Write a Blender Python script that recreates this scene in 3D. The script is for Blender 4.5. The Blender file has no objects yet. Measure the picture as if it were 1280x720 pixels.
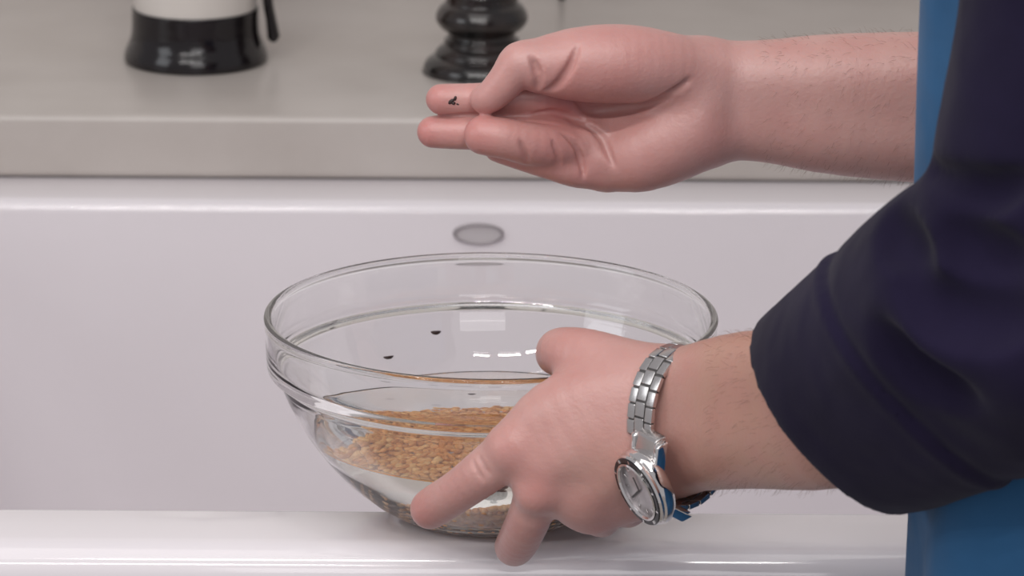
import bpy, math, random
import numpy as np
from mathutils import Vector, Matrix
random.seed(4); rng = np.random.default_rng(7)
SC = bpy.context.scene; COL = SC.collection
R = math.radians

# ---------------------------------------------------------------- camera
FPX = 5234.0
PITCH, YAW, ROLL = 16.07, 0.296, 0.43
CAM = Vector((0, -2.302, 0.796))
cd = bpy.data.cameras.new('camera'); cam = bpy.data.objects.new('camera', cd); COL.objects.link(cam)
rot = Matrix.Rotation(-R(YAW), 3, 'Z') @ Matrix.Rotation(R(90 - PITCH), 3, 'X') @ Matrix.Rotation(R(ROLL), 3, 'Z')
cam.matrix_world = Matrix.Translation(CAM) @ rot.to_4x4()
cd.sensor_width = 36; cd.lens = FPX / 1280 * 36
cd.clip_start = .05; cd.clip_end = 50
cd.dof.use_dof = True; cd.dof.focus_distance = 2.33; cd.dof.aperture_fstop = 15
SC.camera = cam
# ---------------------------------------------------------------- world, lights, exposure
SC.view_settings.view_transform = 'Standard'; SC.view_settings.look = 'None'
SC.view_settings.exposure = -0.24; SC.view_settings.gamma = 1; SC.view_settings.use_curve_mapping = False
w = bpy.data.worlds.new('room_light'); SC.world = w; w.use_nodes = True
bg = w.node_tree.nodes['Background']; bg.inputs[0].default_value = (0.96, 0.93, 0.97, 1); bg.inputs[1].default_value = 0.47
def area(name, loc, target, sx, sy, power, col=(1, .97, .95)):
    l = bpy.data.lights.new(name, 'AREA'); l.shape = 'RECTANGLE'; l.size = sx; l.size_y = sy
    l.energy = power; l.color = col
    o = bpy.data.objects.new(name, l); COL.objects.link(o); o.location = loc
    o.rotation_euler = (Vector(target) - Vector(loc)).to_track_quat('-Z', 'Y').to_euler()
    return o
area('ceiling_panel_light', (-0.3, -0.5, 2.1), (-.1, .1, 0), 1.8, 1.3, 12)
area('window_light', (-2.6, -0.9, 1.2), (0, .1, .1), 1.2, 1.2, 13, (.93, .96, 1))
area('front_fill_light', (0.3, -3.4, 1.5), (0, .2, 0), 1.6, 1.0, 16, (1, .97, .98))  # added fill behind the camera, brightens camera-facing surfaces; no actual window there
for i_, (x_, w_) in enumerate(((-.95, .5), (-.3, .42), (.3, .3))):
    area('ceiling_strip_light', (x_, -1.2, 1.9), (x_, 0, 0), w_, .035, 14 * w_)
    area('ceiling_strip_light', (x_ - .1, -1.7, 1.5), (x_, 0, 0), w_ * 1.1, .03, 11 * w_)
SC.cycles.use_denoising = True
SC.cycles.max_bounces = 28; SC.cycles.transmission_bounces = 28; SC.cycles.glossy_bounces = 12; SC.cycles.diffuse_bounces = 5
SC.cycles.caustics_refractive = True; SC.cycles.caustics_reflective = True
SC.cycles.sample_clamp_indirect = 6; SC.cycles.blur_glossy = .3

def ray(px, py):
    v = rot @ Vector(((px - 640) / FPX, (360 - py) / FPX, -1)); return v.normalized()
def P(px, py, Y):                      # a point of the place seen at that pixel, at depth Y
    v = ray(px, py); return CAM + v * ((Y - CAM.y) / v.y)
def PZ(px, py, z):
    v = ray(px, py); return CAM + v * ((z - CAM.z) / v.z)

# ---------------------------------------------------------------- materials
def mat(name, col, rough=.5, metal=0, **kw):
    m = bpy.data.materials.new(name); m.use_nodes = True
    b = m.node_tree.nodes['Principled BSDF']
    b.inputs['Base Color'].default_value = (*col, 1); b.inputs['Roughness'].default_value = rough
    b.inputs['Metallic'].default_value = metal
    for k, v in kw.items(): b.inputs[k.replace('_', ' ')].default_value = v
    return m
def noise_mix(m, c1, c2, scale, detail=4, lo=.35, hi=.65, bump=0, bscale=None, dist=.001):
    nt = m.node_tree; b = nt.nodes['Principled BSDF']
    tc = nt.nodes.new('ShaderNodeTexCoord')
    n = nt.nodes.new('ShaderNodeTexNoise'); n.inputs['Scale'].default_value = scale; n.inputs['Detail'].default_value = detail
    r = nt.nodes.new('ShaderNodeValToRGB'); r.color_ramp.elements[0].position = lo; r.color_ramp.elements[1].position = hi
    r.color_ramp.elements[0].color = (*c1, 1); r.color_ramp.elements[1].color = (*c2, 1)
    nt.links.new(tc.outputs['Object'], n.inputs['Vector']); nt.links.new(n.outputs['Fac'], r.inputs['Fac'])
    nt.links.new(r.outputs['Color'], b.inputs['Base Color'])
    if bump:
        n2 = nt.nodes.new('ShaderNodeTexNoise'); n2.inputs['Scale'].default_value = bscale or scale; n2.inputs['Detail'].default_value = 5
        bp = nt.nodes.new('ShaderNodeBump'); bp.inputs['Strength'].default_value = bump; bp.inputs['Distance'].default_value = dist
        nt.links.new(tc.outputs['Object'], n2.inputs['Vector']); nt.links.new(n2.outputs['Fac'], bp.inputs['Height'])
        nt.links.new(bp.outputs['Normal'], b.inputs['Normal'])
    return m
M = {}
M['porcelain'] = noise_mix(mat('glazed_porcelain', (.78, .74, .765), .12, Coat_Weight=.3), (.735, .695, .72), (.765, .725, .75), 3)
M['stone'] = noise_mix(mat('quartz_stone', (.4, .37, .35), .3), (.415, .375, .345), (.50, .46, .43), 9, 6, .3, .75)
M['wall'] = noise_mix(mat('cream_tile', (.6, .57, .53), .4), (.60, .56, .53), (.66, .62, .58), 4)
M['overflow'] = mat('overflow_plate', (.5, .47, .48), .3)
M['overflow_rim'] = mat('overflow_rim_metal', (.36, .33, .34), .3, .3)
M['blackgloss'] = mat('black_plastic', (.008, .006, .007), .14)
M['millwood'] = noise_mix(mat('dark_lacquered_wood', (.02, .015, .014),   .16, Coat_Weight=.2), (.006, .006, .006), (.03, .02, .018), 30)
M['cream'] = mat('cream_enamel', (.62, .58, .54), .3)
M['glass'] = mat('clear_glass', (.985, .99, .985), 0, Transmission_Weight=1, IOR=1.5)
M['water'] = mat('water', (.985, .98, .965), 0, Transmission_Weight=1, IOR=1.333)
M['lentil'] = mat('lentil_skin', (.5, .25, .08), .35)
nt = M['lentil'].node_tree
at = nt.nodes.new('ShaderNodeAttribute'); at.attribute_name = 'tone'
rp = nt.nodes.new('ShaderNodeValToRGB'); rp.color_ramp.elements[0].color = (.62, .25, .07, 1); rp.color_ramp.elements[1].color = (.98, .62, .26, 1)
e = rp.color_ramp.elements.new(.5); e.color = (.88, .42, .13, 1)
nt.links.new(at.outputs['Fac'], rp.inputs['Fac']); nt.links.new(rp.outputs['Color'], nt.nodes['Principled BSDF'].inputs['Base Color'])
M['husk'] = mat('dark_husk', (.03, .014, .013), .5)
M['steel'] = mat('brushed_steel', (.62, .60, .59), .24, 1)
M['steeldark'] = mat('link_gap', (.10, .095, .095), .5, .6)
M['polished'] = mat('polished_steel', (.8, .78, .77), .07, 1)
M['blackmetal'] = mat('black_bezel', (.008, .008, .01), .25)
M['dial'] = noise_mix(mat('silver_dial', (.3, .28, .29), .3, .6), (.42, .39, .40), (.62, .59, .60), 90)
M['crystal'] = mat('watch_crystal', (1, 1, 1), .02, Transmission_Weight=1, IOR=1.3)
M['blueclasp'] = mat('blue_steel', (.02, .10, .2), .2, .8)
def cloth(name, c1, c2, weave, rough=.9, sheen=.3, bump=.25):
    m = noise_mix(mat(name, c1, rough, Sheen_Weight=sheen), c1, c2, 14, 5, .3, .7)
    nt = m.node_tree; b = nt.nodes['Principled BSDF']
    tc = nt.nodes.new('ShaderNodeTexCoord'); n = nt.nodes.new('ShaderNodeTexNoise'); n.inputs['Scale'].default_value = weave
    n3 = nt.nodes.new('ShaderNodeTexNoise'); n3.inputs['Scale'].default_value = 16; n3.inputs['Detail'].default_value = 2
    b2 = nt.nodes.new('ShaderNodeBump'); b2.inputs['Strength'].default_value = .55; b2.inputs['Distance'].default_value = .012; b.inputs['Specular IOR Level'].default_value = .15
    bp = nt.nodes.new('ShaderNodeBump'); bp.inputs['Strength'].default_value = bump; bp.inputs['Distance'].default_value = .0006
    nt.links.new(tc.outputs['Object'], n.inputs['Vector']); nt.links.new(n.outputs['Fac'], bp.inputs['Height'])
    nt.links.new(tc.outputs['Object'], n3.inputs['Vector']); nt.links.new(n3.outputs['Fac'], b2.inputs['Height'])
    nt.links.new(b2.outputs['Normal'], bp.inputs['Normal']); nt.links.new(bp.outputs['Normal'], b.inputs['Normal'])
    return m
M['navy'] = cloth('navy_jersey', (.0070, .0045, .0180), (.011, .0075, .027), 900, sheen=.05)
M['denim'] = cloth('blue_apron_cotton', (.022, .085, .19), (.03, .11, .24), 1200, sheen=.1)
# skin: colour from a redness attribute (knuckles, fingertips, palm) plus fine mottling
m = mat('skin', (.6, .35, .3), .37, Subsurface_Weight=.25, Subsurface_Scale=.006); M['skin'] = m
nt = m.node_tree; b = nt.nodes['Principled BSDF']; b.inputs['Subsurface Radius'].default_value = (1, .35, .2)
L = nt.links.new
a1 = nt.nodes.new('ShaderNodeAttribute'); a1.attribute_name = 'redness'
a2 = nt.nodes.new('ShaderNodeAttribute'); a2.attribute_name = 'tan'
tc = nt.nodes.new('ShaderNodeTexCoord')
n1 = nt.nodes.new('ShaderNodeTexNoise'); n1.inputs['Scale'].default_value = 38; n1.inputs['Detail'].default_value = 5
L(tc.outputs['Object'], n1.inputs['Vector'])
mA = nt.nodes.new('ShaderNodeMix'); mA.data_type = 'RGBA'
mA.inputs['A'].default_value = (.55, .315, .29, 1); mA.inputs['B'].default_value = (.52, .21, .195, 1); L(a1.outputs['Fac'], mA.inputs['Factor'])
mB = nt.nodes.new('ShaderNodeMix'); mB.data_type = 'RGBA'; mB.inputs['B'].default_value = (.44, .245, .185, 1)
L(mA.outputs['Result'], mB.inputs['A']); L(a2.outputs['Fac'], mB.inputs['Factor'])
rr = nt.nodes.new('ShaderNodeMapRange'); rr.inputs['From Min'].default_value = .35; rr.inputs['From Max'].default_value = .7
rr.inputs['To Min'].default_value = .0; rr.inputs['To Max'].default_value = .5; L(n1.outputs['Fac'], rr.inputs['Value'])
mC = nt.nodes.new('ShaderNodeMix'); mC.data_type = 'RGBA'; mC.inputs['B'].default_value = (.47, .215, .19, 1)
L(mB.outputs['Result'], mC.inputs['A']); L(rr.outputs['Result'], mC.inputs['Factor']); L(mC.outputs['Result'], b.inputs['Base Color'])
n2 = nt.nodes.new('ShaderNodeTexNoise'); n2.inputs['Scale'].default_value = 420; n2.inputs['Detail'].default_value = 4; L(tc.outputs['Object'], n2.inputs['Vector'])
bp = nt.nodes.new('ShaderNodeBump'); bp.inputs['Strength'].default_value = .35; bp.inputs['Distance'].default_value = .0007
L(n2.outputs['Fac'], bp.inputs['Height']); L(bp.outputs['Normal'], b.inputs['Normal'])

# ---------------------------------------------------------------- mesh helpers
def mobj(name, v, f, m, parent=None, smooth=True, sharp=None):
    me = bpy.data.meshes.new(name)
    if isinstance(f, np.ndarray):
        nf, k = f.shape; me.vertices.add(len(v)); me.vertices.foreach_set('co', np.asarray(v, np.float32).ravel())
        me.loops.add(nf * k); me.loops.foreach_set('vertex_index', f.astype(np.int32).ravel())
        me.polygons.add(nf); me.polygons.foreach_set('loop_start', np.arange(0, nf * k, k, dtype=np.int32))
        me.update(calc_edges=True)
    else:
        me.from_pydata([tuple(p) for p in v], [], f)
    me.validate()
    if smooth: me.polygons.foreach_set('use_smooth', [True] * len(me.polygons))
    if sharp: me.set_sharp_from_angle(angle=R(sharp))
    me.materials.append(m)
    o = bpy.data.objects.new(name, me); COL.objects.link(o)
    if parent: o.parent = parent
    return o
def tag(o, label=None, cat=None, group=None, kind=None):
    if label: o['label'] = label
    if cat: o['category'] = cat
    if group: o['group'] = group
    if kind: o['kind'] = kind
    return o
def empty(name, loc=(0, 0, 0)):
    o = bpy.data.objects.new(name, None); o.empty_display_size = .02; o.location = loc; COL.objects.link(o); return o
def lathe(prof, seg=96, close=False):
    prof = np.array(prof, float); n = len(prof)
    th = np.linspace(0, 2 * math.pi, seg, endpoint=False)
    v = np.stack([prof[:, 0, None] * np.cos(th), prof[:, 0, None] * np.sin(th), np.repeat(prof[:, 1, None], seg, 1)], -1).reshape(-1, 3)
    f = []
    for i in range(n - 1):
        for j in range(seg):
            a = i * seg + j; b_ = i * seg + (j + 1) % seg
            f.append((a, b_, b_ + seg, a + seg))
    if prof[0, 0] < 1e-6 or prof[-1, 0] < 1e-6:            # weld poles
        v = list(map(tuple, v)); remap = list(range(len(v)))
        if prof[0, 0] < 1e-6:
            for j in range(seg): remap[j] = 0
        if prof[-1, 0] < 1e-6:
            for j in range(seg): remap[(n - 1) * seg + j] = (n - 1) * seg
        g = []
        for q in f:
            q = [remap[k] for k in q]; s = []
            for k in q:
                if k not in s: s.append(k)
            if len(s) >= 3: g.append(tuple(s))
        f = g
    return v, f
def catmull(pts, n=6):
    p = np.array(pts, float); out = []
    q = np.vstack([2 * p[0] - p[1], p, 2 * p[-1] - p[-2]])
    for i in range(1, len(q) - 2):
        for t in np.linspace(0, 1, n, endpoint=False):
            a, b_, c, d = q[i - 1], q[i], q[i + 1], q[i + 2]
            out.append(.5 * ((2 * b_) + (c - a) * t + (2 * a - 5 * b_ + 4 * c - d) * t * t + (3 * b_ - a - 3 * c + d) * t ** 3))
    out.append(p[-1]); return np.array(out)
def boxmesh(lo, hi, bev=0):
    import bmesh
    bm = bmesh.new(); bmesh.ops.create_cube(bm, size=1)
    for v in bm.verts:
        for i in range(3): v.co[i] = lo[i] + (v.co[i] + .5) * (hi[i] - lo[i])
    if bev: bmesh.ops.bevel(bm, geom=bm.edges[:], offset=bev, segments=3, affect='EDGES', profile=.6)
    bm.verts.index_update()
    v = [tuple(x.co) for x in bm.verts]; f = [tuple(y.index for y in x.verts) for x in bm.faces]; bm.free(); return v, f
def join(parts):
    V, F = [], []
    for v, f in parts:
        k = len(V); V += [tuple(x) for x in v]; F += [tuple(i + k for i in q) for q in f]
    return V, F

# ---------------------------------------------------------------- the setting
v, f = boxmesh((-1.8, 1.2, -.9), (1.8, 1.3, 1.5)); tag(mobj('wall_back', v, f, M['wall'], smooth=False), kind='structure')
v, f = boxmesh((-1.8, -1.2, -.95), (1.8, 1.3, -.9)); tag(mobj('floor', v, f, mat('floor_tile', (.3, .27, .25), .5), smooth=False), kind='structure')

# sink: rounded-rectangle loops lofted from the apron over the rim into the basin
def rrect(cx, cy, hx, hy, r, z, n=10):
    out = []
    for qx, qy, a0 in ((1, 1, 0), (-1, 1, 90), (-1, -1, 180), (1, -1, 270)):
        for i in range(n + 1):
            a = R(a0 + 90 * i / n); out.append((cx + qx * (hx - r) + r * math.cos(a), cy + qy * (hy - r) + r * math.sin(a), z))
    return out
SX0, SX1, SY0, SY1 = -.50, .56, -.075, .775
cx, hx = (SX0 + SX1) / 2, (SX1 - SX0) / 2
def loop(inF, inB, inS, r, z):                     # insets from front, back and sides
    y0, y1 = SY0 + inF, SY1 - inB
    return rrect(cx, (y0 + y1) / 2, hx - inS, (y1 - y0) / 2, r, z)
loops = []
loops.append(loop(.10, .10, .10, .03, -.385))
loops.append(loop(.01, .01, .01, .03, -.385))
loops.append(loop(0, 0, 0, .03, -.37)); loops.append(loop(0, 0, 0, .03, -.15)); loops.append(loop(0, 0, 0, .03, -.03))
for k in range(7):                                  # outer roundover, radius 2 cm, then a flat rim
    a = R(90 * k / 6); q = .02 * (1 - math.cos(a)); loops.append(loop(q, q, q, .03, -.02 + .02 * math.sin(a)))
loops.append(loop(.045, .06, .05, .03, .0))
iF, iB, iS = .065, .078, .07
for k in range(7):
    a = R(90 * k / 6); q = .010 * math.sin(a); loops.append(loop(iF + q, iB + q, iS + q, .035, -.010 * (1 - math.cos(a))))
for k in range(1, 7):
    t = k / 6; loops.append(loop(iF + .01 + .012 * t, iB + .01 + .012 * t, iS + .01 + .012 * t, .04, -.01 - .28 * t))
for k in range(1, 9):
    a = R(90 * k / 8); q = .022 + .05 * (1 - math.cos(a)); loops.append(loop(iF + q, iB + q, iS + q, .045, -.29 - .05 * math.sin(a)))
loops.append(loop(iF + .2, iB + .2, iS + .2, .05, -.342)); loops.append(loop(iF + .33, iB + .33, iS + .45, .01, -.344))
n = len(loops[0]); V = [p for l in loops for p in l]; F = []
for i in range(len(loops) - 1):
    for j in range(n): F.append((i * n + j, i * n + (j + 1) % n, (i + 1) * n + (j + 1) % n, (i + 1) * n + j))
F.append(tuple(range((len(loops) - 1) * n, len(loops) * n))); F.append(tuple(reversed(range(n))))
sink = tag(empty('kitchen_sink', (cx, .3, -.385)), 'large white glazed ceramic sink with rounded rims under the bowl', 'sink')
def child_world(o, parent):
    o.parent = parent; o.matrix_parent_inverse = Matrix.Translation(-Vector(parent.location)); return o
child_world(mobj('basin', V, F, M['porcelain']), sink)
# oval overflow plate on the rear basin wall
c = P(598, 292, .6845)
oe = catmull([(0, 0), (.006, 0), (.0125, 0), (.0145, .0006), (.0160, .0024), (.0178, .0026), (.0192, .0012), (.0196, -.001)], 3)
def oval(prof, name, m, parent):
    v, f = lathe(prof, 64); v = np.array(v)
    v = np.stack([v[:, 0], -v[:, 2], v[:, 1] * .40], 1) + np.array(c)
    return child_world(mobj(name, v, [tuple(q) for q in f], m), parent)
oval([(0, 0), (.008, 0), (.0165, .0004)], 'overflow_cover', M['overflow'], sink)
oval([(.0162, -.002), (.0162, .0012), (.0172, .0022), (.0186, .0016), (.0192, -.002)], 'overflow_ring', M['overflow_rim'], sink)

# countertop: one slab behind the sink with returns on both sides
CT = .049
pts = [(-1.8, .752), (1.8, .752), (1.8, 1.2), (-1.8, 1.2)]
v1 = boxmesh((-1.8, .752, .0005), (1.8, 1.199, CT), .006)
v2 = boxmesh((-1.8, -.07, .0005), (-.492, .755, CT), .006); v3 = boxmesh((.552, -.07, .0005), (1.8, .755, CT), .006)
v, f = join([v1, v2, v3])
tag(mobj('countertop', v, f, M['stone'], sharp=40), 'beige grey stone countertop behind the white sink', 'countertop')
# cabinets that carry the slab and sink
v, f = join([boxmesh((-1.8, -.02, -.9), (-.52, 1.19, -.001), .003), boxmesh((.58, -.02, -.9), (1.8, 1.19, -.001), .003),
             boxmesh((-.52, -.02, -.9), (.58, 1.19, -.387), .003), boxmesh((-.52, .785, -.387), (.58, 1.19, -.001), .003)])
tag(mobj('base_cabinet', v, f, mat('cabinet_paint', (.55, .54, .52), .4), smooth=False), 'plain painted base cabinet under the sink and countertop', 'cabinet')

# ---------------------------------------------------------------- things at the back of the counter
c = PZ(602, 89, CT)
mill = tag(empty('pepper_mill', c), 'dark glossy turned pepper mill on the counter behind the upper hand', 'pepper mill')
pr = catmull([(0, 0), (.043, 0), (.0455, .002), (.0455, .005), (.0435, .009), (.039, .0125), (.0368, .0135), (.0362, .0165), (.0325, .0205), (.0298, .0225), (.0294, .0265), (.0272, .0275),
              (.0265, .0300), (.0272, .0325), (.0310, .0345), (.0345, .0385), (.0362, .0425), (.0355, .0475), (.0325, .0525), (.0300, .0545), (.0285, .0565), (.0285, .062)], 4)
v, f = lathe(pr); mobj('mill_base', v, f, M['millwood'], mill)
pr = catmull([(.027, .0622), (.0295, .063), (.0275, .068), (.024, .09), (.022, .12), (.025, .15), (.029, .165), (.02, .172)], 4)
v, f = lathe(pr); mobj('mill_body', v, f, M['millwood'], mill)
pr = catmull([(.015, .172), (.026, .176), (.029, .188), (.024, .2), (.008, .207), (.007, .213), (.009, .219), (0, .224)], 4)
v, f = lathe(pr); mobj('mill_knob', v, f, M['millwood'], mill)

c = PZ(245, 75, CT)
pot = tag(empty('coffee_press', c), 'cream canister with a flared black base and black handle, on the counter at left', 'coffee press')
pr = [(0, 0)] + list(catmull([(.052, 0), (.0562, .001), (.0566, .005), (.0552, .0105), (.0520, .018), (.0505, .026), (.0502, .036), (.0500, .0425), (.0488, .0430)], 5)) + [(.0, .043)]
v, f = lathe(pr); mobj('base', v, f, M['blackgloss'], pot, sharp=45)
pr = [(0, .0432), (.0482, .0432), (.0486, .045), (.0486, .21), (.047, .214), (0, .214)]
v, f = lathe(pr); mobj('canister_body', v, f, M['cream'], pot, sharp=45)
pr = [(0, .2142), (.0495, .2142), (.05, .222), (.03, .235), (.006, .24), (.005, .25), (.01, .258), (0, .265)]
v, f = lathe(pr); mobj('lid', v, f, M['blackgloss'], pot, sharp=45)
hp = catmull([(.050, .185), (.070, .188), (.078, .17), (.073, .12), (.0605, .055), (.0600, .030), (.0625, .014)], 6)
hp = catmull([(.049, .190), (.066, .192), (.0665, .17), (.0585, .10), (.0570, .055), (.0600, .032), (.0622, .0165)], 6)
V, F = [], []; k = 10
for i, (x, z) in enumerate(hp):
    t = hp[min(i + 1, len(hp) - 1)] - hp[max(i - 1, 0)]; t /= np.linalg.norm(t); nn = (-t[1], t[0])
    rr_ = .0042 if i < len(hp) - 8 else .0042 + .0012 * (i - len(hp) + 8) / 8
    if i == len(hp) - 1: rr_ *= .5
    for j in range(k):
        a = 2 * math.pi * j / k; V.append((x + nn[0] * rr_ * math.cos(a), .009 * math.sin(a), z + nn[1] * rr_ * math.cos(a)))
for i in range(len(hp) - 1):
    for j in range(k): F.append((i * k + j, i * k + (j + 1) % k, (i + 1) * k + (j + 1) % k, (i + 1) * k + j))
F.append(tuple(range(k))); F.append(tuple(reversed(range(len(V) - k, len(V)))))
mobj('handle', V, F, M['blackgloss'], pot)

c = PZ(702, 0, CT)
st = tag(empty('wire_stand', c), 'thin black wire stand with a round foot at the back of the counter', 'stand')
v, f = lathe(catmull([(0, 0), (.0026, .0004), (.0034, .0025), (.0026, .0048), (.0016, .0056)], 4), 20); mobj('foot', v, f, M['blackgloss'], st)
v, f = lathe([(.0016, .0056), (.0016, .16), (0, .16)], 12); mobj('rod', v, f, M['blackgloss'], st)

# ---------------------------------------------------------------- the glass bowl
OUT = [(.0001, .0015), (.030, .0015), (.043, .0015), (.0465, .0), (.0535, .0002), (.0590, .0030), (.0700, .0100), (.0820, .0200), (.0925, .0310), (.1020, .0430), (.1105, .0560), (.1170, .0690),
       (.1212, .0790), (.1228, .0830), (.1250, .0850), (.1280, .0868), (.1288, .0900), (.1292, .1000), (.1298, .1120)]
RIM = [(.1303, .1152), (.1298, .1172), (.1282, .1182), (.1264, .1174), (.1256, .1155)]
INN = [(.1256, .1100), (.1252, .1000), (.1244, .0930), (.1222, .0885), (.1183, .0800), (.1170, .0770), (.1134, .0690), (.1068, .0560), (.0984, .0425), (.0888, .0312), (.0778, .0208), (.0655, .0115), (.0535, .0065), (.040, .0054), (.0001, .0051)]
def clampr(p): p = np.array(p); p[:, 0] = np.maximum(p[:, 0], 0); p[0, 0] = 0; p[-1, 0] = 0; return p
BP = catmull(OUT + RIM + INN, 10); BP = clampr(BP)
v, f = lathe(BP, 256)
bowl = tag(mobj('glass_bowl', v, f, M['glass']), 'large clear glass mixing bowl held on the front rim of the sink', 'bowl')
bowl['category'] = 'bowl'
inn = catmull(INN[::-1], 6)
def rin(z): return np.interp(z, inn[:, 1], inn[:, 0])
WL = .0510
wz = np.linspace(.0075, WL, 26)
wp = [(0, .0058)] + [(.02, .0059), (.04, .0061), (.05, .0068)] + [(rin(z) - .0003, z) for z in wz[1:]]
wp[0] = (0, .0055)
rw = wp[-1][0]
wp += [(rw - .0006, WL - .0004), (rw - .002, WL - .0009), (rw - .005, WL - .0011), (rw - .02, WL - .0011), (0, WL - .0011)]
v, f = lathe(wp, 128)
tag(mobj('water', v, f, M['water']), 'clear water filling the glass bowl halfway over the lentils', 'water', kind='stuff')
WT = WL - .0011
# lentils: a sloped bed of separate grains, uncountable
def ztop(x, y): return .0225 - .10 * y + .03 * x + .0012 * np.sin(x * 140) + .0012 * np.cos(y * 170 + 1)
ico_v = []; ico_f = []
import bmesh
bm = bmesh.new(); bmesh.ops.create_icosphere(bm, subdivisions=2, radius=1); bm.verts.index_update()
ico_v = np.array([x.co[:] for x in bm.verts]); ico_f = np.array([[y.index for y in x.verts] for x in bm.faces]); bm.free()
pts = []
tries = rng.uniform([-.1, -.1, .006], [.1, .1, .036], (150000, 3))
rad = np.hypot(tries[:, 0], tries[:, 1]); zt = ztop(tries[:, 0], tries[:, 1]); ri = rin(tries[:, 2])
ok = (rad < ri - .0034) & (tries[:, 2] < zt) & (tries[:, 2] > .0088) & ((tries[:, 2] > zt - .006) | (rad > ri - .009))
tries = tries[ok]; grid = {}; keep = []
for p in tries:
    k = tuple((p // .0034).astype(int)); bad = False
    for dx in (-1, 0, 1):
        for dy in (-1, 0, 1):
            for dz in (-1, 0, 1):
                for q in grid.get((k[0] + dx, k[1] + dy, k[2] + dz), ()):
                    if ((p - q) ** 2).sum() < .0033 ** 2: bad = True
    if not bad: grid.setdefault(k, []).append(p); keep.append(p)
print('lentils', len(keep))
V, F, T = [], [], []
for i, p in enumerate(keep):
    q = rng.normal(size=4); q /= np.linalg.norm(q); Rm = np.array(Matrix(__import__('mathutils').Quaternion(q).to_matrix()))
    s = rng.uniform(.88, 1.1); sc = np.array([.0031, .0027, .0021]) * s
    vv = (ico_v * sc) @ Rm.T + p
    V.append(vv); F.append(ico_f + i * len(ico_v)); T.append(np.full(len(ico_v), rng.uniform(0, 1)))
lent = mobj('lentils', np.vstack(V), np.vstack(F), M['lentil'])
at_ = lent.data.attributes.new('tone', 'FLOAT', 'POINT'); at_.data.foreach_set('value', np.concatenate(T).astype(np.float32))
tag(lent, 'orange tan lentils lying under water in the bottom of the glass bowl', 'lentils', kind='stuff')
# hollow core under the grains so that light does not pass between them
cz = np.linspace(.0088, .030, 6)
# husks
def husk(c, L_, W_, H_, rz, tilt, label, name='dark_husk', group=None):
    vv = ico_v.copy(); vv[:, 2] *= 1 - .35 * vv[:, 0] ** 2; vv = vv * np.array([L_, W_, H_]); vv[:, 1] += .25 * vv[:, 0] ** 2 / L_
    o = mobj(name, vv, [tuple(x) for x in ico_f], M['husk']); o.location = c; o.rotation_euler = (tilt, 0, rz)
    return tag(o, label, 'husk')
c = PZ(590, 485, WT); husk((c.x, c.y, WT + .0002), .0024, .0016, .0007, .2, 0, 'smallest dark husk floating on the water just left of the thumb')
# two husks cling to the inner glass above the water
def wall_hit(px, py):
    d = ray(px, py); best = None
    for t in np.linspace(2.2, 2.7, 4000):
        p = CAM + d * float(t)
        if p.y > 0 and math.hypot(p.x, p.y) > float(np.interp(p.z, inn[:, 1], inn[:, 0])) - .0012: return p
h = wall_hit(545, 416); husk(h, .0033, .0012, .0016, math.atan2(-h.x, h.y) * .5 + .05, .7, 'largest dark husk, uppermost, on the inside of the bowl')
h = wall_hit(486, 447); husk(h, .0036, .0010, .0011, .45, .6, 'thin dark husk furthest left inside the bowl')

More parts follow.
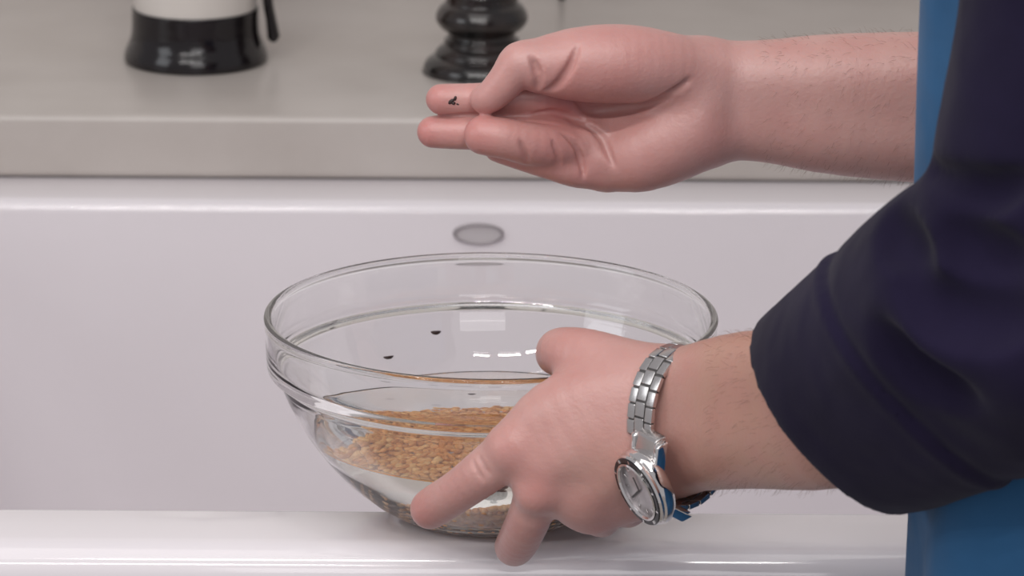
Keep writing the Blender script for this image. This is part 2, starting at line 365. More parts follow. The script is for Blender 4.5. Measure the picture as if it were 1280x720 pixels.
# ---------------------------------------------------------------- sculpting by distance fields
class Field:
    def __init__(s, lo, hi, h):
        s.lo = np.array(lo, float); s.h = h; s.n = np.ceil((np.array(hi) - s.lo) / h).astype(int) + 1
        s.ax = [s.lo[i] + h * np.arange(s.n[i]) for i in range(3)]
    def blank(s): return np.full(s.n, .03, np.float32)
    def sub(s, lo, hi):
        a = np.clip(np.floor((lo - s.lo) / s.h).astype(int), 0, s.n); b_ = np.clip(np.ceil((hi - s.lo) / s.h).astype(int) + 1, 0, s.n)
        return tuple(slice(a[i], b_[i]) for i in range(3))
    def coords(s, sl): return (s.ax[0][sl[0]][:, None, None].astype(np.float32), s.ax[1][sl[1]][None, :, None].astype(np.float32), s.ax[2][sl[2]][None, None, :].astype(np.float32))
    def cone(s, a, ra, b_, rb, pad):
        a, b_ = np.array(a, np.float32), np.array(b_, np.float32); r = max(ra, rb) + pad
        sl = s.sub(np.minimum(a, b_) - r, np.maximum(a, b_) + r); X, Y, Z = s.coords(sl)
        d = b_ - a; dd = max(float(d @ d), 1e-12)
        t = np.clip(((X - a[0]) * d[0] + (Y - a[1]) * d[1] + (Z - a[2]) * d[2]) / dd, 0, 1)
        q = np.sqrt((X - a[0] - t * d[0]) ** 2 + (Y - a[1] - t * d[1]) ** 2 + (Z - a[2] - t * d[2]) ** 2) - (ra + (rb - ra) * t)
        return sl, q
    def ell(s, c, rad, m, pad):
        c = np.array(c, np.float32); rm = max(rad) + pad; sl = s.sub(c - rm, c + rm); X, Y, Z = s.coords(sl)
        m = np.array(m, np.float32); x, y, z = X - c[0], Y - c[1], Z - c[2]
        l = [x * m[i][0] + y * m[i][1] + z * m[i][2] for i in range(3)]
        k0 = np.sqrt(sum((l[i] / rad[i]) ** 2 for i in range(3))); k1 = np.sqrt(sum((l[i] / rad[i] ** 2) ** 2 for i in range(3))) + 1e-6
        return sl, k0 * (k0 - 1) / k1
    def add(s, arr, sq, k):
        sl, q = sq; a = arr[sl]; h_ = np.maximum(k - np.abs(a - q), 0) / k; arr[sl] = np.minimum(a, q) - h_ * h_ * k * .25
    def cut(s, arr, sq, k):
        sl, q = sq; q = -q; a = arr[sl]; h_ = np.maximum(k - np.abs(a - q), 0) / k; arr[sl] = np.maximum(a, q) + h_ * h_ * k * .25
    def chain(s, arr, pts, k, ki=.0004):          # pts: (point, radius); joined plainly, then blended in with k
        if len(pts) > 2:
            cc = catmull([(*q[0], q[1]) for q in pts], 4); pts = [(c_[:3], float(c_[3])) for c_ in cc]
        P_ = np.array([tuple(q[0]) for q in pts]); rm = max(q[1] for q in pts) + k + 3 * s.h
        sl = s.sub(P_.min(0) - rm, P_.max(0) + rm); tmp = np.full(arr[sl].shape, .03, np.float32); X, Y, Z = s.coords(sl)
        for (a, ra), (b_, rb) in zip(pts[:-1], pts[1:]):
            a = np.array(a, np.float32); d = np.array(b_, np.float32) - a; dd = max(float(d @ d), 1e-12)
            t = np.clip(((X - a[0]) * d[0] + (Y - a[1]) * d[1] + (Z - a[2]) * d[2]) / dd, 0, 1)
            q = np.sqrt((X - a[0] - t * d[0]) ** 2 + (Y - a[1] - t * d[1]) ** 2 + (Z - a[2] - t * d[2]) ** 2) - (ra + (rb - ra) * t)
            h_ = np.maximum(ki - np.abs(tmp - q), 0) / ki; tmp = np.minimum(tmp, q) - h_ * h_ * ki * .25
        s.add(arr, (sl, tmp), k)
    def hit(s, arr, px, py, t0=1.9, t1=2.7):     # first surface point along the view through that pixel
        d = np.array(ray(px, py)); ts = np.arange(t0, t1, s.h * .5); p = np.array(CAM)[None] + d[None] * ts[:, None]
        i = np.round((p - s.lo) / s.h).astype(int); ok = np.all((i >= 0) & (i < s.n), 1)
        val = np.full(len(ts), 1.); j = i[ok]; val[ok] = arr[j[:, 0], j[:, 1], j[:, 2]]
        w_ = np.where(val < 0)[0]
        return Vector(p[w_[0]]) if len(w_) else None
    def crease(s, arr, pxs, r, k=.0015, depth=.0):
        hs = [s.hit(arr, *p) for p in pxs]; hs = [h_ for h_ in hs if h_ is not None]
        if len(hs) < 2: return
        hs = [Vector(x) for x in catmull([tuple(q) for q in hs], 4)] if len(hs) > 2 else hs
        for i in range(len(hs) - 1):
            ta = math.sin(math.pi * (i + .3) / (len(hs) + .0)); tb = math.sin(math.pi * (i + 1.3) / (len(hs) + .6))
            off = Vector(ray(640, 360)) * depth
            s.cut(arr, s.cone(hs[i] + off, r * max(ta, .3), hs[i + 1] + off, r * max(tb, .3), k + 3 * s.h), k)
    def mesh(s, arr):
        h = s.h; sg = arr < 0; n = np.array(arr.shape) - 1
        cnt = np.zeros(n, np.int8)
        for dx in (0, 1):
            for dy in (0, 1):
                for dz in (0, 1): cnt += sg[dx:dx + n[0], dy:dy + n[1], dz:dz + n[2]]
        act = (cnt > 0) & (cnt < 8); I = np.argwhere(act); idx = -np.ones(n, np.int32); idx[act] = np.arange(len(I))
        acc = np.zeros((len(I), 3)); num = np.zeros(len(I))
        for ax in range(3):
            o1, o2 = [q for q in range(3) if q != ax]
            for a in (0, 1):
                for b_ in (0, 1):
                    p0 = I.copy(); p0[:, o1] += a; p0[:, o2] += b_; p1 = p0.copy(); p1[:, ax] += 1
                    f0 = arr[p0[:, 0], p0[:, 1], p0[:, 2]]; f1 = arr[p1[:, 0], p1[:, 1], p1[:, 2]]
                    c_ = (f0 < 0) != (f1 < 0); t = np.where(c_, f0 / np.where(c_, f0 - f1, 1), 0)
                    q = p0.astype(float); q[:, ax] += t; acc += q * c_[:, None]; num += c_
        V = acc / num[:, None] * h + s.lo
        Fs = []
        for ax in range(3):
            o1, o2 = (ax + 1) % 3, (ax + 2) % 3
            sa = [slice(None)] * 3; sb = [slice(None)] * 3; sa[ax] = slice(0, -1); sb[ax] = slice(1, None)
            A_, B_ = sg[tuple(sa)], sg[tuple(sb)]; E = np.argwhere(A_ != B_)
            E = E[(E[:, o1] > 0) & (E[:, o2] > 0) & (E[:, o1] < n[o1]) & (E[:, o2] < n[o2])]
            ins = A_[E[:, 0], E[:, 1], E[:, 2]]
            def at(d1, d2):
                q = E.copy(); q[:, o1] += d1; q[:, o2] += d2; return idx[q[:, 0], q[:, 1], q[:, 2]]
            q = np.stack([at(-1, -1), at(0, -1), at(0, 0), at(-1, 0)], 1)
            q[~ins] = q[~ins][:, ::-1]; Fs.append(q)
        return V, np.vstack(Fs)
def relax(V, F, it=2, lam=.5):
    a = np.concatenate([F[:, 0], F[:, 1], F[:, 2], F[:, 3], F[:, 1], F[:, 2], F[:, 3], F[:, 0]]); b_ = np.concatenate([F[:, 1], F[:, 2], F[:, 3], F[:, 0], F[:, 0], F[:, 1], F[:, 2], F[:, 3]])
    num = np.maximum(np.bincount(a, minlength=len(V)), 1)
    for _ in range(it):
        acc = np.stack([np.bincount(a, weights=V[b_, i], minlength=len(V)) for i in range(3)], 1); V = V + lam * (acc / num[:, None] - V)
    return V
def relax_from(V, F, x0, it=30):                   # smoother forearms
    m_ = 1 / (1 + np.exp(-(V[:, 0] - x0) / .008)); return V + m_[:, None] * (relax(V, F, it) - V)
def gauss(V, pts):
    out = np.zeros(len(V))
    for c_, r_, w_ in pts: out = np.maximum(out, w_ * np.exp(-((V - np.array(c_)) ** 2).sum(1) / (2 * r_ * r_)))
    return out

# ================================================================ right hand (upper), palm towards us, fingers to the left
YR = .030
def S(Y, py=360): return abs((P(641, py, Y) - P(640, py, Y)).x)
def WR(x, y, d): s = S(YR); return P(x, y, YR - d * s)
sR = S(YR)
def ch(fn, s, *pts): return [(fn(x, y, d), r * s) for x, y, d, r in pts]
A = P(500, 260, YR); B = P(1285, -20, YR)
G = Field((A.x, YR - .075, A.z - .02), (B.x, YR + .075, B.z), .001)
body = G.blank()
C_ = lambda *p: ch(WR, sR, *p)
k = .012
# forearm and wrist
G.chain(body, C_((885, 98, -12, 46), (960, 102, -14, 52), (1060, 102, -16, 60), (1290, 104, -20, 66)), k)
G.chain(body, C_((880, 150, -8, 47), (960, 152, -12, 51), (1060, 158, -14, 62), (1290, 172, -18, 68)), k)
# palm: metacarpal fans
G.chain(body, C_((870, 100, -20, 46), (800, 108, -30, 42), (735, 122, -32, 30)), k)
G.chain(body, C_((870, 130, -18, 48), (800, 140, -28, 42), (738, 152, -30, 30)), k)
G.chain(body, C_((875, 155, -8, 47), (810, 172, -14, 46), (745, 186, -10, 34)), k)
G.chain(body, C_((868, 165, 6, 44), (820, 186, 10, 46), (760, 208, 12, 32)), k)
# hypothenar and thenar mounds
G.chain(body, C_((878, 128, 18, 30), (850, 170, 14, 38), (800, 196, 14, 36)), .010)
G.chain(body, C_((875, 92, 0, 40), (830, 84, 20, 44), (785, 80, 30, 48), (738, 80, 34, 47), (705, 82, 36, 38)), .010)
G.chain(body, C_((705, 80, 36, 36), (672, 80, 44, 31), (652, 80, 48, 26)), .008)
# thumb distal part pressing on the index finger
fg = G.blank()
G.chain(fg, C_((672, 84, 46, 30), (650, 80, 50, 25), (632, 102, 52, 22.5), (614, 120, 50, 19.5), (604, 124, 44, 17)), .005)
G.add(body, (tuple(slice(0, q) for q in body.shape), fg), .004)
fingers = [
    ([(755, 128, -26, 27), (700, 122, 0, 24), (655, 122, 12, 22), (600, 124, 12, 20), (556, 124, 12, 19), (551, 124, 12, 18)]),
    ([(755, 156, -22, 28), (700, 160, 6, 25), (650, 164, 18, 22.5), (590, 166, 16, 21), (546, 165, 10, 20), (541, 165, 10, 19)]),
    ([(758, 186, -8, 28), (715, 184, 22, 26), (670, 181, 48, 26), (630, 173, 58, 25), (604, 169, 56, 24)]),
    ([(765, 208, 8, 28), (725, 212, 24, 23), (690, 205, 32, 20), (650, 194, 34, 18), (622, 186, 28, 16.5)]),
]
for fi in fingers:
    fg = G.blank(); G.chain(fg, C_(*fi), .004)
    # fleshy pads between the joints
    G.add(body, (tuple(slice(0, q) for q in body.shape), fg), .0035)
# mounds at the finger roots, folds and creases
G.chain(body, C_((748, 196, 26, 15), (742, 172, 14, 17)), .008)
cr = G.crease
cr(body, [(862, 100), (846, 112), (820, 126), (790, 134), (760, 138), (736, 138), (722, 128)], .0022, .003)
cr(body, [(545, 144), (575, 144), (596, 143)], .0010, .002)
cr(body, [(722, 58), (716, 76), (706, 94), (694, 108), (682, 114)], .0017, .0025)
cr(body, [(664, 72), (670, 84), (673, 98), (672, 112)], .0016, .0025)
cr(body, [(712, 150), (735, 158), (752, 172), (760, 190), (768, 208)], .0017, .0022)
cr(body, [(702, 166), (718, 180), (726, 200), (730, 222)], .0015, .002)
cr(body, [(840, 122), (815, 130), (800, 134)], .0012, .002)
cr(body, [(650, 176), (656, 190), (660, 204)], .0010, .002)
cr(body, [(690, 176), (696, 190), (700, 206)], .0010, .002)
cr(body, [(668, 142), (690, 140), (712, 146), (730, 152)], .0014, .002)
RB = body
V, F = G.mesh(body); V = relax_from(relax(V, F, 3), F, WR(930, 140, 0).x)
red = gauss(V, [(WR(545, 124, 20), .010, .85), (WR(530, 165, 20), .010, 1), (WR(560, 165, 30), .010, .6), (WR(600, 166, 60), .012, 1), (WR(700, 140, 20), .015, 1), (WR(720, 115, 60), .018, .8), (WR(660, 120, 60), .011, .7), (WR(640, 195, 50), .012, .8),
                (WR(730, 215, 40), .015, .55), (WR(770, 60, 60), .03, .4), (WR(800, 215, 40), .03, .35), (WR(880, 170, 30), .012, .6), (WR(620, 150, 40), .02, .6), (WR(690, 195, 60), .018, .65), (WR(820, 180, 50), .03, .2), (WR(760, 110, 60), .016, .8)])
tan = .25 * (1 / (1 + np.exp(-(V[:, 0] - WR(960, 140, 0).x) / .02)))
parts = [(V, F, red, tan)]
# seed on the index fingertip
hs = G.hit(RB, 567, 127)
sd = tag(empty('seed_fragment', hs), 'black seed fragment stuck on the raised fingertip of the upper hand', 'seed')
for (x, y, l, w_, rz) in ((564, 127, .0022, .0013, .7), (569, 123, .0015, .0009, 1.3), (572, 130, .0012, .0007, -.4), (567, 129, .0012, .0010, .1)):
    h = G.hit(RB, x, y); vv = ico_v * np.array([l, .0008, w_]); o = mobj('chip', vv, [tuple(q) for q in ico_f], M['husk'], sd)
    o.location = h - hs; o.rotation_euler = (0, -rz, 0)

# ================================================================ left hand (lower) gripping the bowl from outside
BO = catmull(OUT + RIM + INN, 3)
YL = -.155
def WL_(x, y, Y): return P(x, y, Y)
def chY(*pts): return [(P(x, y, Y), r * S(Y)) for x, y, Y, r in pts]
A = P(490, 730, -.1); B = P(1120, 385, -.26)
H = Field((A.x, -.40, A.z - .005), (B.x, -.065, B.z + .02), .00115)
lh = H.blank(); k = .012
# forearm towards the elbow: comes at us to the right
arm = ((850, 532, -.168), (935, 514, -.215), (1040, 505, -.285), (1200, 490, -.375))
for (dy, r0, r1, r2, r3) in ((-46, 49, 55, 60, 60), (4, 56, 60, 66, 66), (42, 44, 56, 62, 62)):
    H.chain(lh, chY((850, 530 + dy, -.168, r0), (935, 514 + dy, -.215, r1), (1040, 512 + dy, -.285, r2 - 4), (1085, 500 + dy * .7, -.312, 50)), k)
# back of the hand
H.chain(lh, chY((850, 494, -.166, 46), (770, 492, -.158, 50), (695, 520, -.158, 46), (645, 558, -.160, 33)), k)
H.chain(lh, chY((850, 520, -.168, 48), (770, 535, -.166, 48), (700, 570, -.168, 40), (676, 598, -.166, 29)), k)
H.chain(lh, chY((655, 566, -.162, 28), (684, 596, -.164, 28)), .012)
H.chain(lh, chY((682, 604, -.164, 26), (735, 628, -.162, 27)), .012)
H.chain(lh, chY((735, 618, -.160, 28), (790, 618, -.158, 30)), .012)
H.chain(lh, chY((850, 548, -.168, 46), (780, 575, -.168, 46), (735, 610, -.166, 36), (724, 634, -.160, 24)), k)
H.chain(lh, chY((850, 570, -.166, 42), (800, 602, -.162, 36), (765, 628, -.155, 27)), k)
# thumb: over the rim into the bowl
H.chain(lh, chY((845, 482, -.160, 44), (790, 466, -.150, 41), (735, 446, -.140, 35), (704, 440, -.128, 31), (697, 442, -.110, 28)), .010)
# fingers
lf = [
    ([(650, 554, -.158, 33), (610, 586, -.158, 30), (575, 612, -.148, 27), (541, 634, -.132, 26), (538, 637, -.128, 24)]),
    ([(676, 598, -.164, 29), (664, 640, -.158, 28), (652, 668, -.142, 27), (644, 682, -.122, 25.5), (642, 683, -.112, 24)]),
    ([(730, 622, -.158, 30), (742, 638, -.142, 27), (752, 648, -.120, 24), (756, 640, -.100, 22)]),
    ([(775, 625, -.148, 26), (785, 636, -.128, 24), (795, 630, -.105, 20)]),
]
full = tuple(slice(0, q) for q in lh.shape)
for fi in lf:
    fg = H.blank(); H.chain(fg, chY(*fi), .005); H.add(lh, (full, fg), .005)
# knuckles and tendons
for (x, y, Y, r) in ((634, 560, -.166, 21), (668, 620, -.172, 19), (741, 646, -.158, 19)):
    H.add(lh, H.cone(P(x, y, Y), r * S(Y), P(x + 6, y - 3, Y), r * S(Y), .02), .008)
H.crease(lh, [(590, 575), (596, 588), (604, 600)], .0006, .002)
H.crease(lh, [(598, 570), (604, 583), (612, 594)], .0006, .002)
# press the flesh against the glass: carve the bowl's wall out of the hand
m_ = (lh < .006); I = np.argwhere(m_)
p = np.stack([H.ax[0][I[:, 0]], H.ax[1][I[:, 1]], H.ax[2][I[:, 2]]], 1)
rz_ = np.stack([np.hypot(p[:, 0], p[:, 1]), p[:, 2]], 1)
near = (rz_[:, 0] < .137); I = I[near]; rz_ = rz_[near]
dmin = np.full(len(I), 9., np.float32)
wn = np.zeros(len(I), bool); poly = np.vstack([BO, [[0, .0015]]]); poly[0] = (0, .0015)
for a, b_ in zip(poly[:-1], poly[1:]):
    d = b_ - a; dd = max(d @ d, 1e-14); t = np.clip(((rz_ - a) @ d) / dd, 0, 1); dmin = np.minimum(dmin, np.linalg.norm(rz_ - a - t[:, None] * d, axis=1))
    c_ = ((a[1] > rz_[:, 1]) != (b_[1] > rz_[:, 1])); xx = a[0] + (rz_[:, 1] - a[1]) * d[0] / (d[1] if abs(d[1]) > 1e-9 else 1e-9); wn ^= c_ & (rz_[:, 0] < xx)
sd_ = np.where(wn, -dmin, dmin)
lh[I[:, 0], I[:, 1], I[:, 2]] = np.maximum(lh[I[:, 0], I[:, 1], I[:, 2]], -(sd_ - .0005))
LB = lh
V, F = H.mesh(lh); V = relax_from(relax(V, F, 2), F, P(880, 530, -.2).x)
red = gauss(V, [(P(520, 640, -.14), .012, .75), (P(632, 560, -.185), .011, .65), (P(668, 620, -.19), .010, .9), (P(643, 690, -.14), .012, .6), (P(745, 660, -.16), .012, .6), (P(700, 430, -.15), .02, .35), (P(565, 615, -.16), .012, .35), (P(655, 660, -.16), .012, .25)])
tan = 1 / (1 + np.exp(-(V[:, 0] - P(845, 530, -.2).x) / .008)); tan = .15 + .85 * tan
tan = np.maximum(tan, gauss(V, [(P(760, 600, -.19), .022, .55)]))
parts.append((V, F, red, tan))

# ================================================================ the rest of the body (under the clothes)
TC = Vector((.371, -.24, 0)); fdir = Vector((-.7071, .7071, 0)); ldir = Vector((-.7071, -.7071, 0))
ELB_L = P(1250, 390, -.39); SHO_L = P(1372, -225, -.40)
ELB_R = WR(1420, 150, 0); SHO_R = Vector((.53, -.10, .50))
J = Field((.0, -.62, -.62), (.78, .16, .70), .006)
tb = J.blank()
def tor(fn_field, arr, grow, zs):
    for z, hw, hd in zs:
        c_ = Vector((TC.x, TC.y, z)); fn_field.add(arr, fn_field.ell(c_, (hw + grow, hd + grow, .16), [ldir, fdir, (0, 0, 1)], .08), .05)
torso = [(-.50, .155, .115), (-.36, .155, .112), (-.22, .155, .112), (-.08, .155, .112), (.06, .155, .112), (.20, .16, .115), (.34, .165, .115)]
tor(J, tb, -.012, torso)
J.chain(tb, [(SHO_L, .045), (P(1328, 180, -.412), .040), (ELB_L, .030)], .03); J.chain(tb, [(SHO_R, .05), (ELB_R, .042), (WR(1280, 140, 0), .036)], .03)
J.chain(tb, [(SHO_L, .05), (Vector((TC.x, TC.y, .50)), .08), (SHO_R, .05)], .05)
J.chain(tb, [(Vector((TC.x, TC.y, .48)), .06), (Vector((TC.x - .01, TC.y + .01, .64)), .055)], .04)
J.chain(tb, [(ELB_L, .030), (P(1090, 500, -.312), .030)], .03)
V, F = J.mesh(tb); parts.append((V, F, np.zeros(len(V)), np.full(len(V), .3)))
V = np.vstack([q[0] for q in parts]); off = np.cumsum([0] + [len(q[0]) for q in parts[:-1]]); F = np.vstack([q[1] + o_ for q, o_ in zip(parts, off)])
person = tag(empty('person', (TC.x, TC.y, -.6)), 'person in navy sweatshirt and blue apron, one hand gripping the bowl, other palm up', 'person')
def pchild(o): return child_world(o, person)
ob = pchild(mobj('body', V, F, M['skin']))
for nm, ix in (('redness', 2), ('tan', 3)):
    a_ = ob.data.attributes.new(nm, 'FLOAT', 'POINT'); a_.data.foreach_set('value', np.concatenate([q[ix] for q in parts]).astype(np.float32))
print('body', len(V), len(F))

# short forearm hair, uncountable
Vn = np.zeros(len(ob.data.vertices) * 3, np.float32); ob.data.vertices.foreach_get('normal', Vn); Vn = Vn.reshape(-1, 3)
n0, n1 = len(parts[0][0]), len(parts[1][0]); xr = WR(955, 140, 0).x; xl = P(880, 530, -.2).x
cand = np.concatenate([np.where(parts[0][0][:, 0] > xr)[0], n0 + np.where(parts[1][0][:, 0] > xl)[0]])
pk = rng.choice(cand, 2300, replace=False); HV, HF = [], []
for i, q in enumerate(pk):
    p0 = V[q]; nn = Vn[q]; side = -1.0
    d = nn * .45 + np.array([side * .55, -.1, -.35]) + rng.normal(size=3) * .25; d -= nn * min(0, float(d @ nn) - .3); d /= np.linalg.norm(d)
    L_ = rng.uniform(.004, .0085); t_ = np.cross(d, nn); t_ /= np.linalg.norm(t_) + 1e-9; b_ = np.cross(d, t_); w_ = .00006
    mid = p0 + d * L_ * .55; tip = p0 + d * L_ - nn * L_ * .25
    for c_, ww in ((p0 - nn * .0005, w_), (mid, w_ * .8)):
        HV += [c_ + t_ * ww, c_ - t_ * ww * .5 + b_ * ww * .87, c_ - t_ * ww * .5 - b_ * ww * .87]
    HV.append(tip); k_ = i * 7
    for j in range(3): HF += [(k_ + j, k_ + (j + 1) % 3, k_ + 3 + (j + 1) % 3, k_ + 3 + j), (k_ + 3 + j, k_ + 3 + (j + 1) % 3, k_ + 6)]
tag(pchild(mobj('arm_hair', HV, HF, mat('arm_hair', (.20, .11, .08), .6))), kind='stuff')

# ---------------------------------------------------------------- sweatshirt
K = Field((.10, -.62, -.35), (.78, .16, .60), .0024)
sw = K.blank()
# upper arm
K.chain(sw, [(Vector((TC.x, TC.y - .05, .50)), .07), (SHO_L, .068)], .03)
K.chain(sw, [(SHO_L, .068)] + chY((1358, -20, -.41, 153), (1325, 180, -.415, 154), (1300, 330, -.415, 158)), .02)
# forearm sleeve, pushed up to just below the elbow
fs = K.blank()
CUFF = [(960, 596, -.235, 150), (1049, 518, -.285, 156), (1124, 452, -.335, 158), (1199, 386, -.38, 160), (1245, 365, -.405, 165), (1310, 380, -.42, 168)]
K.chain(fs, chY(*CUFF), .02)
K.chain(fs, chY((1150, 520, -.34, 112), (1205, 500, -.37, 118), (1285, 470, -.40, 125)), .02)
# cut the sleeve end square to its axis
a_ = P(985, 560, -.255); c0 = P(1040, 516, -.385); axis = (P(1180, 425, -.37) - P(1035, 532, -.275)).normalized()
axis = Vector((.66, -.23, .71)).normalized()
cpl = P(1049, 514, -.285)
X, Y_, Z = K.coords(tuple(slice(0, q) for q in fs.shape))
plane = -((X - cpl.x) * axis.x + (Y_ - cpl.y) * axis.y + (Z - cpl.z) * axis.z)
fs = np.maximum(fs, plane)
K.add(sw, (tuple(slice(0, q) for q in fs.shape), fs), .012)
# right sleeve ends behind the apron
K.chain(sw, [(SHO_R, .072), (ELB_R + Vector((.0, 0, .02)), .062), (WR(1285, 146, 0), .056)], .03)
tw = K.blank(); tor(K, tw, 0, torso); K.chain(tw, [(SHO_L, .066), (Vector((TC.x, TC.y, .50)), .085), (SHO_R, .07)], .05)
K.add(sw, (tuple(slice(0, q) for q in tw.shape), tw), .01)
# folds at the elbow bend
cr = K.crease
cr(sw, [(1163, 208), (1185, 228), (1215, 240), (1250, 238), (1279, 225)], .0075, .008)
cr(sw, [(1110, 270), (1125, 300), (1150, 330)], .006, .012)
cr(sw, [(1185, 290), (1220, 320), (1270, 330)], .007, .015)
cr(sw, [(1140, 360), (1180, 390), (1230, 400), (1275, 390)], .007, .016)
cr(sw, [(1100, 420), (1140, 470), (1200, 500)], .006, .016)
# cuff seam: a welt running round the sleeve
for sx, dd_ in ((0, .068),):
    pl = (X - cpl.x) * axis.x + (Y_ - cpl.y) * axis.y + (Z - cpl.z) * axis.z - dd_
    lim = (K.ax[0][:, None, None] < P(1290, 500, -.4).x + .03)
    g_ = np.exp(-(pl / .0030) ** 2) * .0016 - np.exp(-((pl - .006) / .0030) ** 2) * .0022
    g_ = g_ - .0022 / (1 + np.exp(-(pl - .004) / .002)) * np.exp(-np.maximum(pl, 0) / .02)
    near_arm = (np.abs(fs) < .02)
    sw = sw - g_ * near_arm
# hollow around the forearm
for dy in (-46, 4, 42):
    for a1_, b1_ in zip(chY((850, 530 + dy, -.168, 56), (935, 514 + dy, -.215, 62), (1040, 512 + dy, -.285, 66))[:-1], chY((850, 530 + dy, -.168, 56), (935, 514 + dy, -.215, 62), (1040, 512 + dy, -.285, 66))[1:]):
        K.cut(sw, K.cone(a1_[0], a1_[1] + .004, b1_[0], b1_[1] + .004, .02), .003)
V, F = K.mesh(sw); V = relax(V, F, 5)
pchild(mobj('sweatshirt', V, F, M['navy']))
# ---------------------------------------------------------------- apron: a thick cloth shell round the front of the torso
V, F = [], []; nz, na = 60, 90; hs_ = []
for side in (0, 1):
    for i in range(nz):
        z = -.62 + (1.02) * i / (nz - 1)
        for j in range(na):
            a = R(-118 + 236 * j / (na - 1))
            g = .020 + .004 * math.sin(a * 5 + z * 6) * (1 if z < .1 else .5) + .003 * math.sin(a * 11 - z * 9) + (0 if side == 0 else .003)
            hw, hd = .155 + g, .112 + g
            q = TC + fdir * (hd * math.cos(a)) + ldir * (hw * math.sin(a)); V.append((q.x, q.y, z))
def qi(s_, i, j): return s_ * nz * na + i * na + j
for i in range(nz - 1):
    for j in range(na - 1):
        F.append((qi(1, i, j), qi(1, i + 1, j), qi(1, i + 1, j + 1), qi(1, i, j + 1))); F.append((qi(0, i, j), qi(0, i, j + 1), qi(0, i + 1, j + 1), qi(0, i + 1, j)))
for i in range(nz - 1):
    for j in (0, na - 1): F.append((qi(0, i, j), qi(0, i + 1, j), qi(1, i + 1, j), qi(1, i, j)))
for j in range(na - 1):
    for i in (0, nz - 1): F.append((qi(0, i, j), qi(0, i, j + 1), qi(1, i, j + 1), qi(1, i, j)))
pchild(mobj('apron', V, F, M['denim']))

# ---------------------------------------------------------------- wristwatch
wc = P(850, 533, -.172)                                    # wrist centre
aw = (P(760, 540, -.155) - P(935, 516, -.215)); aw = Vector((-.70, .71, -.02)).normalized()
up = Vector((0.0, -.10, 1)); up = (up - aw * up.dot(aw)).normalized(); sd2 = aw.cross(up).normalized()
if sd2.y > 0: sd2 = -sd2                                    # points to the camera side
HU, HD = .0415, .0290
def ring(t, g=0):                                           # t = 0 camera side, 90 up
    ct, st_ = math.cos(t), math.sin(t); n_ = 2.3
    r_ = 1 / ((abs(ct) ** n_ + abs(st_) ** n_) ** (1 / n_))
    return wc + sd2 * ((HD + g) * r_ * ct) + up * ((HU + g) * r_ * st_)
watch = tag(empty('wristwatch', wc), 'steel wristwatch with a link bracelet and black bezel, on the wrist of the lower hand', 'watch')
def wchild(name, v, f, m_, org, ax, sm=True, sh=35):
    B3 = Matrix((ax[0], ax[1], ax[2])).transposed() * 1.12
    vv = [(B3 @ Vector(q)) + (org - wc) for q in v]; return mobj(name, vv, f, m_, watch, smooth=sm, sharp=sh)
TW = R(-25)                                                 # where the case sits on the wrist
N = 26; case_half = R(24)
def frame(t):
    p_ = ring(t); tg = (ring(t + .02) - ring(t - .02)).normalized(); nr = tg.cross(aw).normalized()
    if nr.dot(p_ - wc) < 0: nr = -nr
    return p_, tg, nr
# bracelet rows, spaced evenly along the wrist
ts = np.linspace(TW + R(30), TW + R(334), 400); pp = [ring(t) for t in ts]; cum = [0]
for a, b_ in zip(pp[:-1], pp[1:]): cum.append(cum[-1] + (b_ - a).length)
Lk = .0082; nl = int(cum[-1] / Lk)
link_mesh = None; gap_mesh = None
wd = .0088
lv = join([boxmesh((-Lk * .475, -wd, .0), (Lk * .475, -wd * .42, .0030), .0006), boxmesh((-Lk * .475, wd * .42, .0), (Lk * .475, wd, .0030), .0006)])
cvv = join([boxmesh((-Lk * .475 + Lk * .25, -wd * .37, .0), (Lk * .475 + Lk * .25, wd * .37, .0032), .0006)])
gv = boxmesh((-Lk * .56, -wd * .96, .0004), (Lk * .56, wd * .96, .0019))
def shared(name, vf, m_):
    o = mobj(name, vf[0], vf[1], m_, sharp=35); me = o.data; bpy.data.objects.remove(o); return me
ML, MC_, MG = shared('link', lv, M['steel']), shared('centre_link', cvv, M['steel']), shared('hinge_pin', gv, M['steeldark'])
for i in range(nl):
    t = float(np.interp((i + .5) * cum[-1] / nl, cum, ts)); p_, tg, nr = frame(t)
    Mx = Matrix((tg, aw, nr)).transposed().to_4x4(); Mx.translation = p_ - wc
    if Mx.determinant() < 0: Mx = Matrix((tg, -aw, nr)).transposed().to_4x4(); Mx.translation = p_ - wc
    lk = bpy.data.objects.new('link', ML); COL.objects.link(lk); lk.parent = watch; lk.matrix_local = Mx
    for nm, me in (('centre_link', MC_), ('hinge', MG)):
        o = bpy.data.objects.new(nm, me); COL.objects.link(o); o.parent = lk
# case
p_, tg, nr = frame(TW); p_ = p_ + nr * .0055 - aw * .0105; nr = (nr * math.cos(R(13)) + aw * math.sin(R(13))).normalized()
ax3 = (tg, nr.cross(tg).normalized(), nr)
v, f = lathe([(0, 0), (.0165, 0), (.0188, .002), (.0196, .0045), (.0192, .0068), (.0180, .0078), (0, .0078)], 72); wchild('case', v, f, M['polished'], p_, ax3)
v, f = lathe([(.0152, .0078), (.0183, .0078), (.0186, .0090), (.0178, .0100), (.0150, .0098), (.0152, .0078)], 72); wchild('bezel', v, f, M['polished'], p_, ax3)
v, f = lathe([(.0150, .0098), (.0178, .0100), (.0174, .0106), (.0153, .0106), (.0150, .0098)], 72); wchild('bezel_insert', v, f, M['blackmetal'], p_, ax3)
v, f = lathe([(0, .0082), (.0146, .0082), (.0148, .0096)], 64); wchild('dial', v, f, M['dial'], p_, ax3)
v, f = lathe([(.0136, .0098), (.0150, .0098), (.0150, .0110), (.0140, .0113), (.0134, .0104), (.0136, .0098)], 64); wchild('crystal_rim', v, f, M['polished'], p_, ax3)
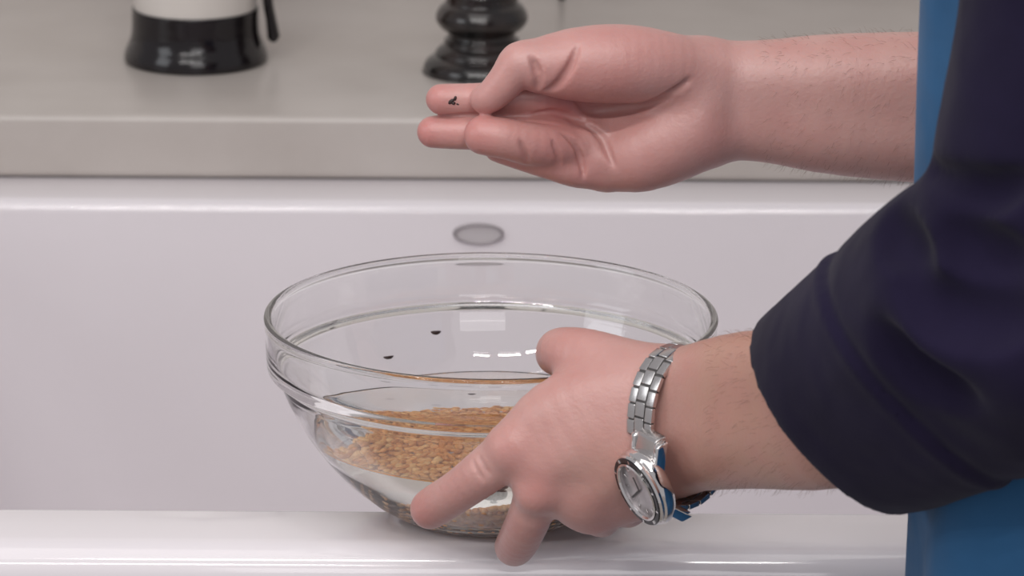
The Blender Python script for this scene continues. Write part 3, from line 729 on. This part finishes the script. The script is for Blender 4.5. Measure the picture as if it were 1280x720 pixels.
for q in range(12):
    a = R(30 * q + 8); ca, sa = math.cos(a), math.sin(a)
    bv, bf = boxmesh((-.0014, -.0004, .0083), (.0014, .0004, .0088), .0001)
    bv = [((x + .0117) * ca - y * sa, (x + .0117) * sa + y * ca, z) for x, y, z in bv]; wchild('hour_marker', bv, bf, M['polished'], p_, ax3, False)
for ang, ln in ((20, .0070), (130, .0105)):
    a = R(ang); ca, sa = math.cos(a), math.sin(a); bv, bf = boxmesh((0, -.0005, .009), (ln, .0005, .0093))
    wchild('hand', [(x * ca - y * sa, x * sa + y * ca, z) for x, y, z in bv], bf, M['steeldark'], p_, ax3, False)
for q in range(10):                                         # light minute marks on the black bezel insert
    a = R(36 * q); ca, sa = math.cos(a), math.sin(a); bv, bf = boxmesh((.0156, -.0005, .0105), (.0172, .0005, .0109))
    wchild('bezel_mark', [(x * ca - y * sa, x * sa + y * ca, z) for x, y, z in bv], bf, M['polished'], p_, ax3, False)
for s1 in (-1, 1):
    for s2 in (-1, 1):                                      # lugs reach to the bracelet
        bv, bf = boxmesh((min(s1 * .010, s1 * (.0235 if s1 > 0 else .0205)), min(s2 * .0078, s2 * .0115), -.0015), (max(s1 * .010, s1 * (.0235 if s1 > 0 else .0205)), max(s2 * .0078, s2 * .0115), .0048), .0012)
        bv = [(x, y, z - max(0, abs(x) - .014) * (.55 if x > 0 else 1.3)) for x, y, z in bv]; wchild('lug', bv, bf, M['polished'], p_, ax3)
    se = .0245 if s1 > 0 else .0205
    bv, bf = boxmesh((min(s1 * .015, s1 * se), -.0078, -.003), (max(s1 * .015, s1 * se), .0078, .0032), .001)
    bv = [(x, y, z - max(0, abs(x) - .014) * (.5 if x > 0 else 1.3)) for x, y, z in bv]; wchild('end_link', bv, bf, M['steel'], p_, ax3)
bv, bf = lathe([(0, .018), (.0028, .018), (.003, .0190), (.003, .0225), (.0024, .0235), (0, .0235)], 20)
wchild('crown', [(y, z, x + .0045) for x, y, z in bv], bf, M['polished'], p_, ax3)
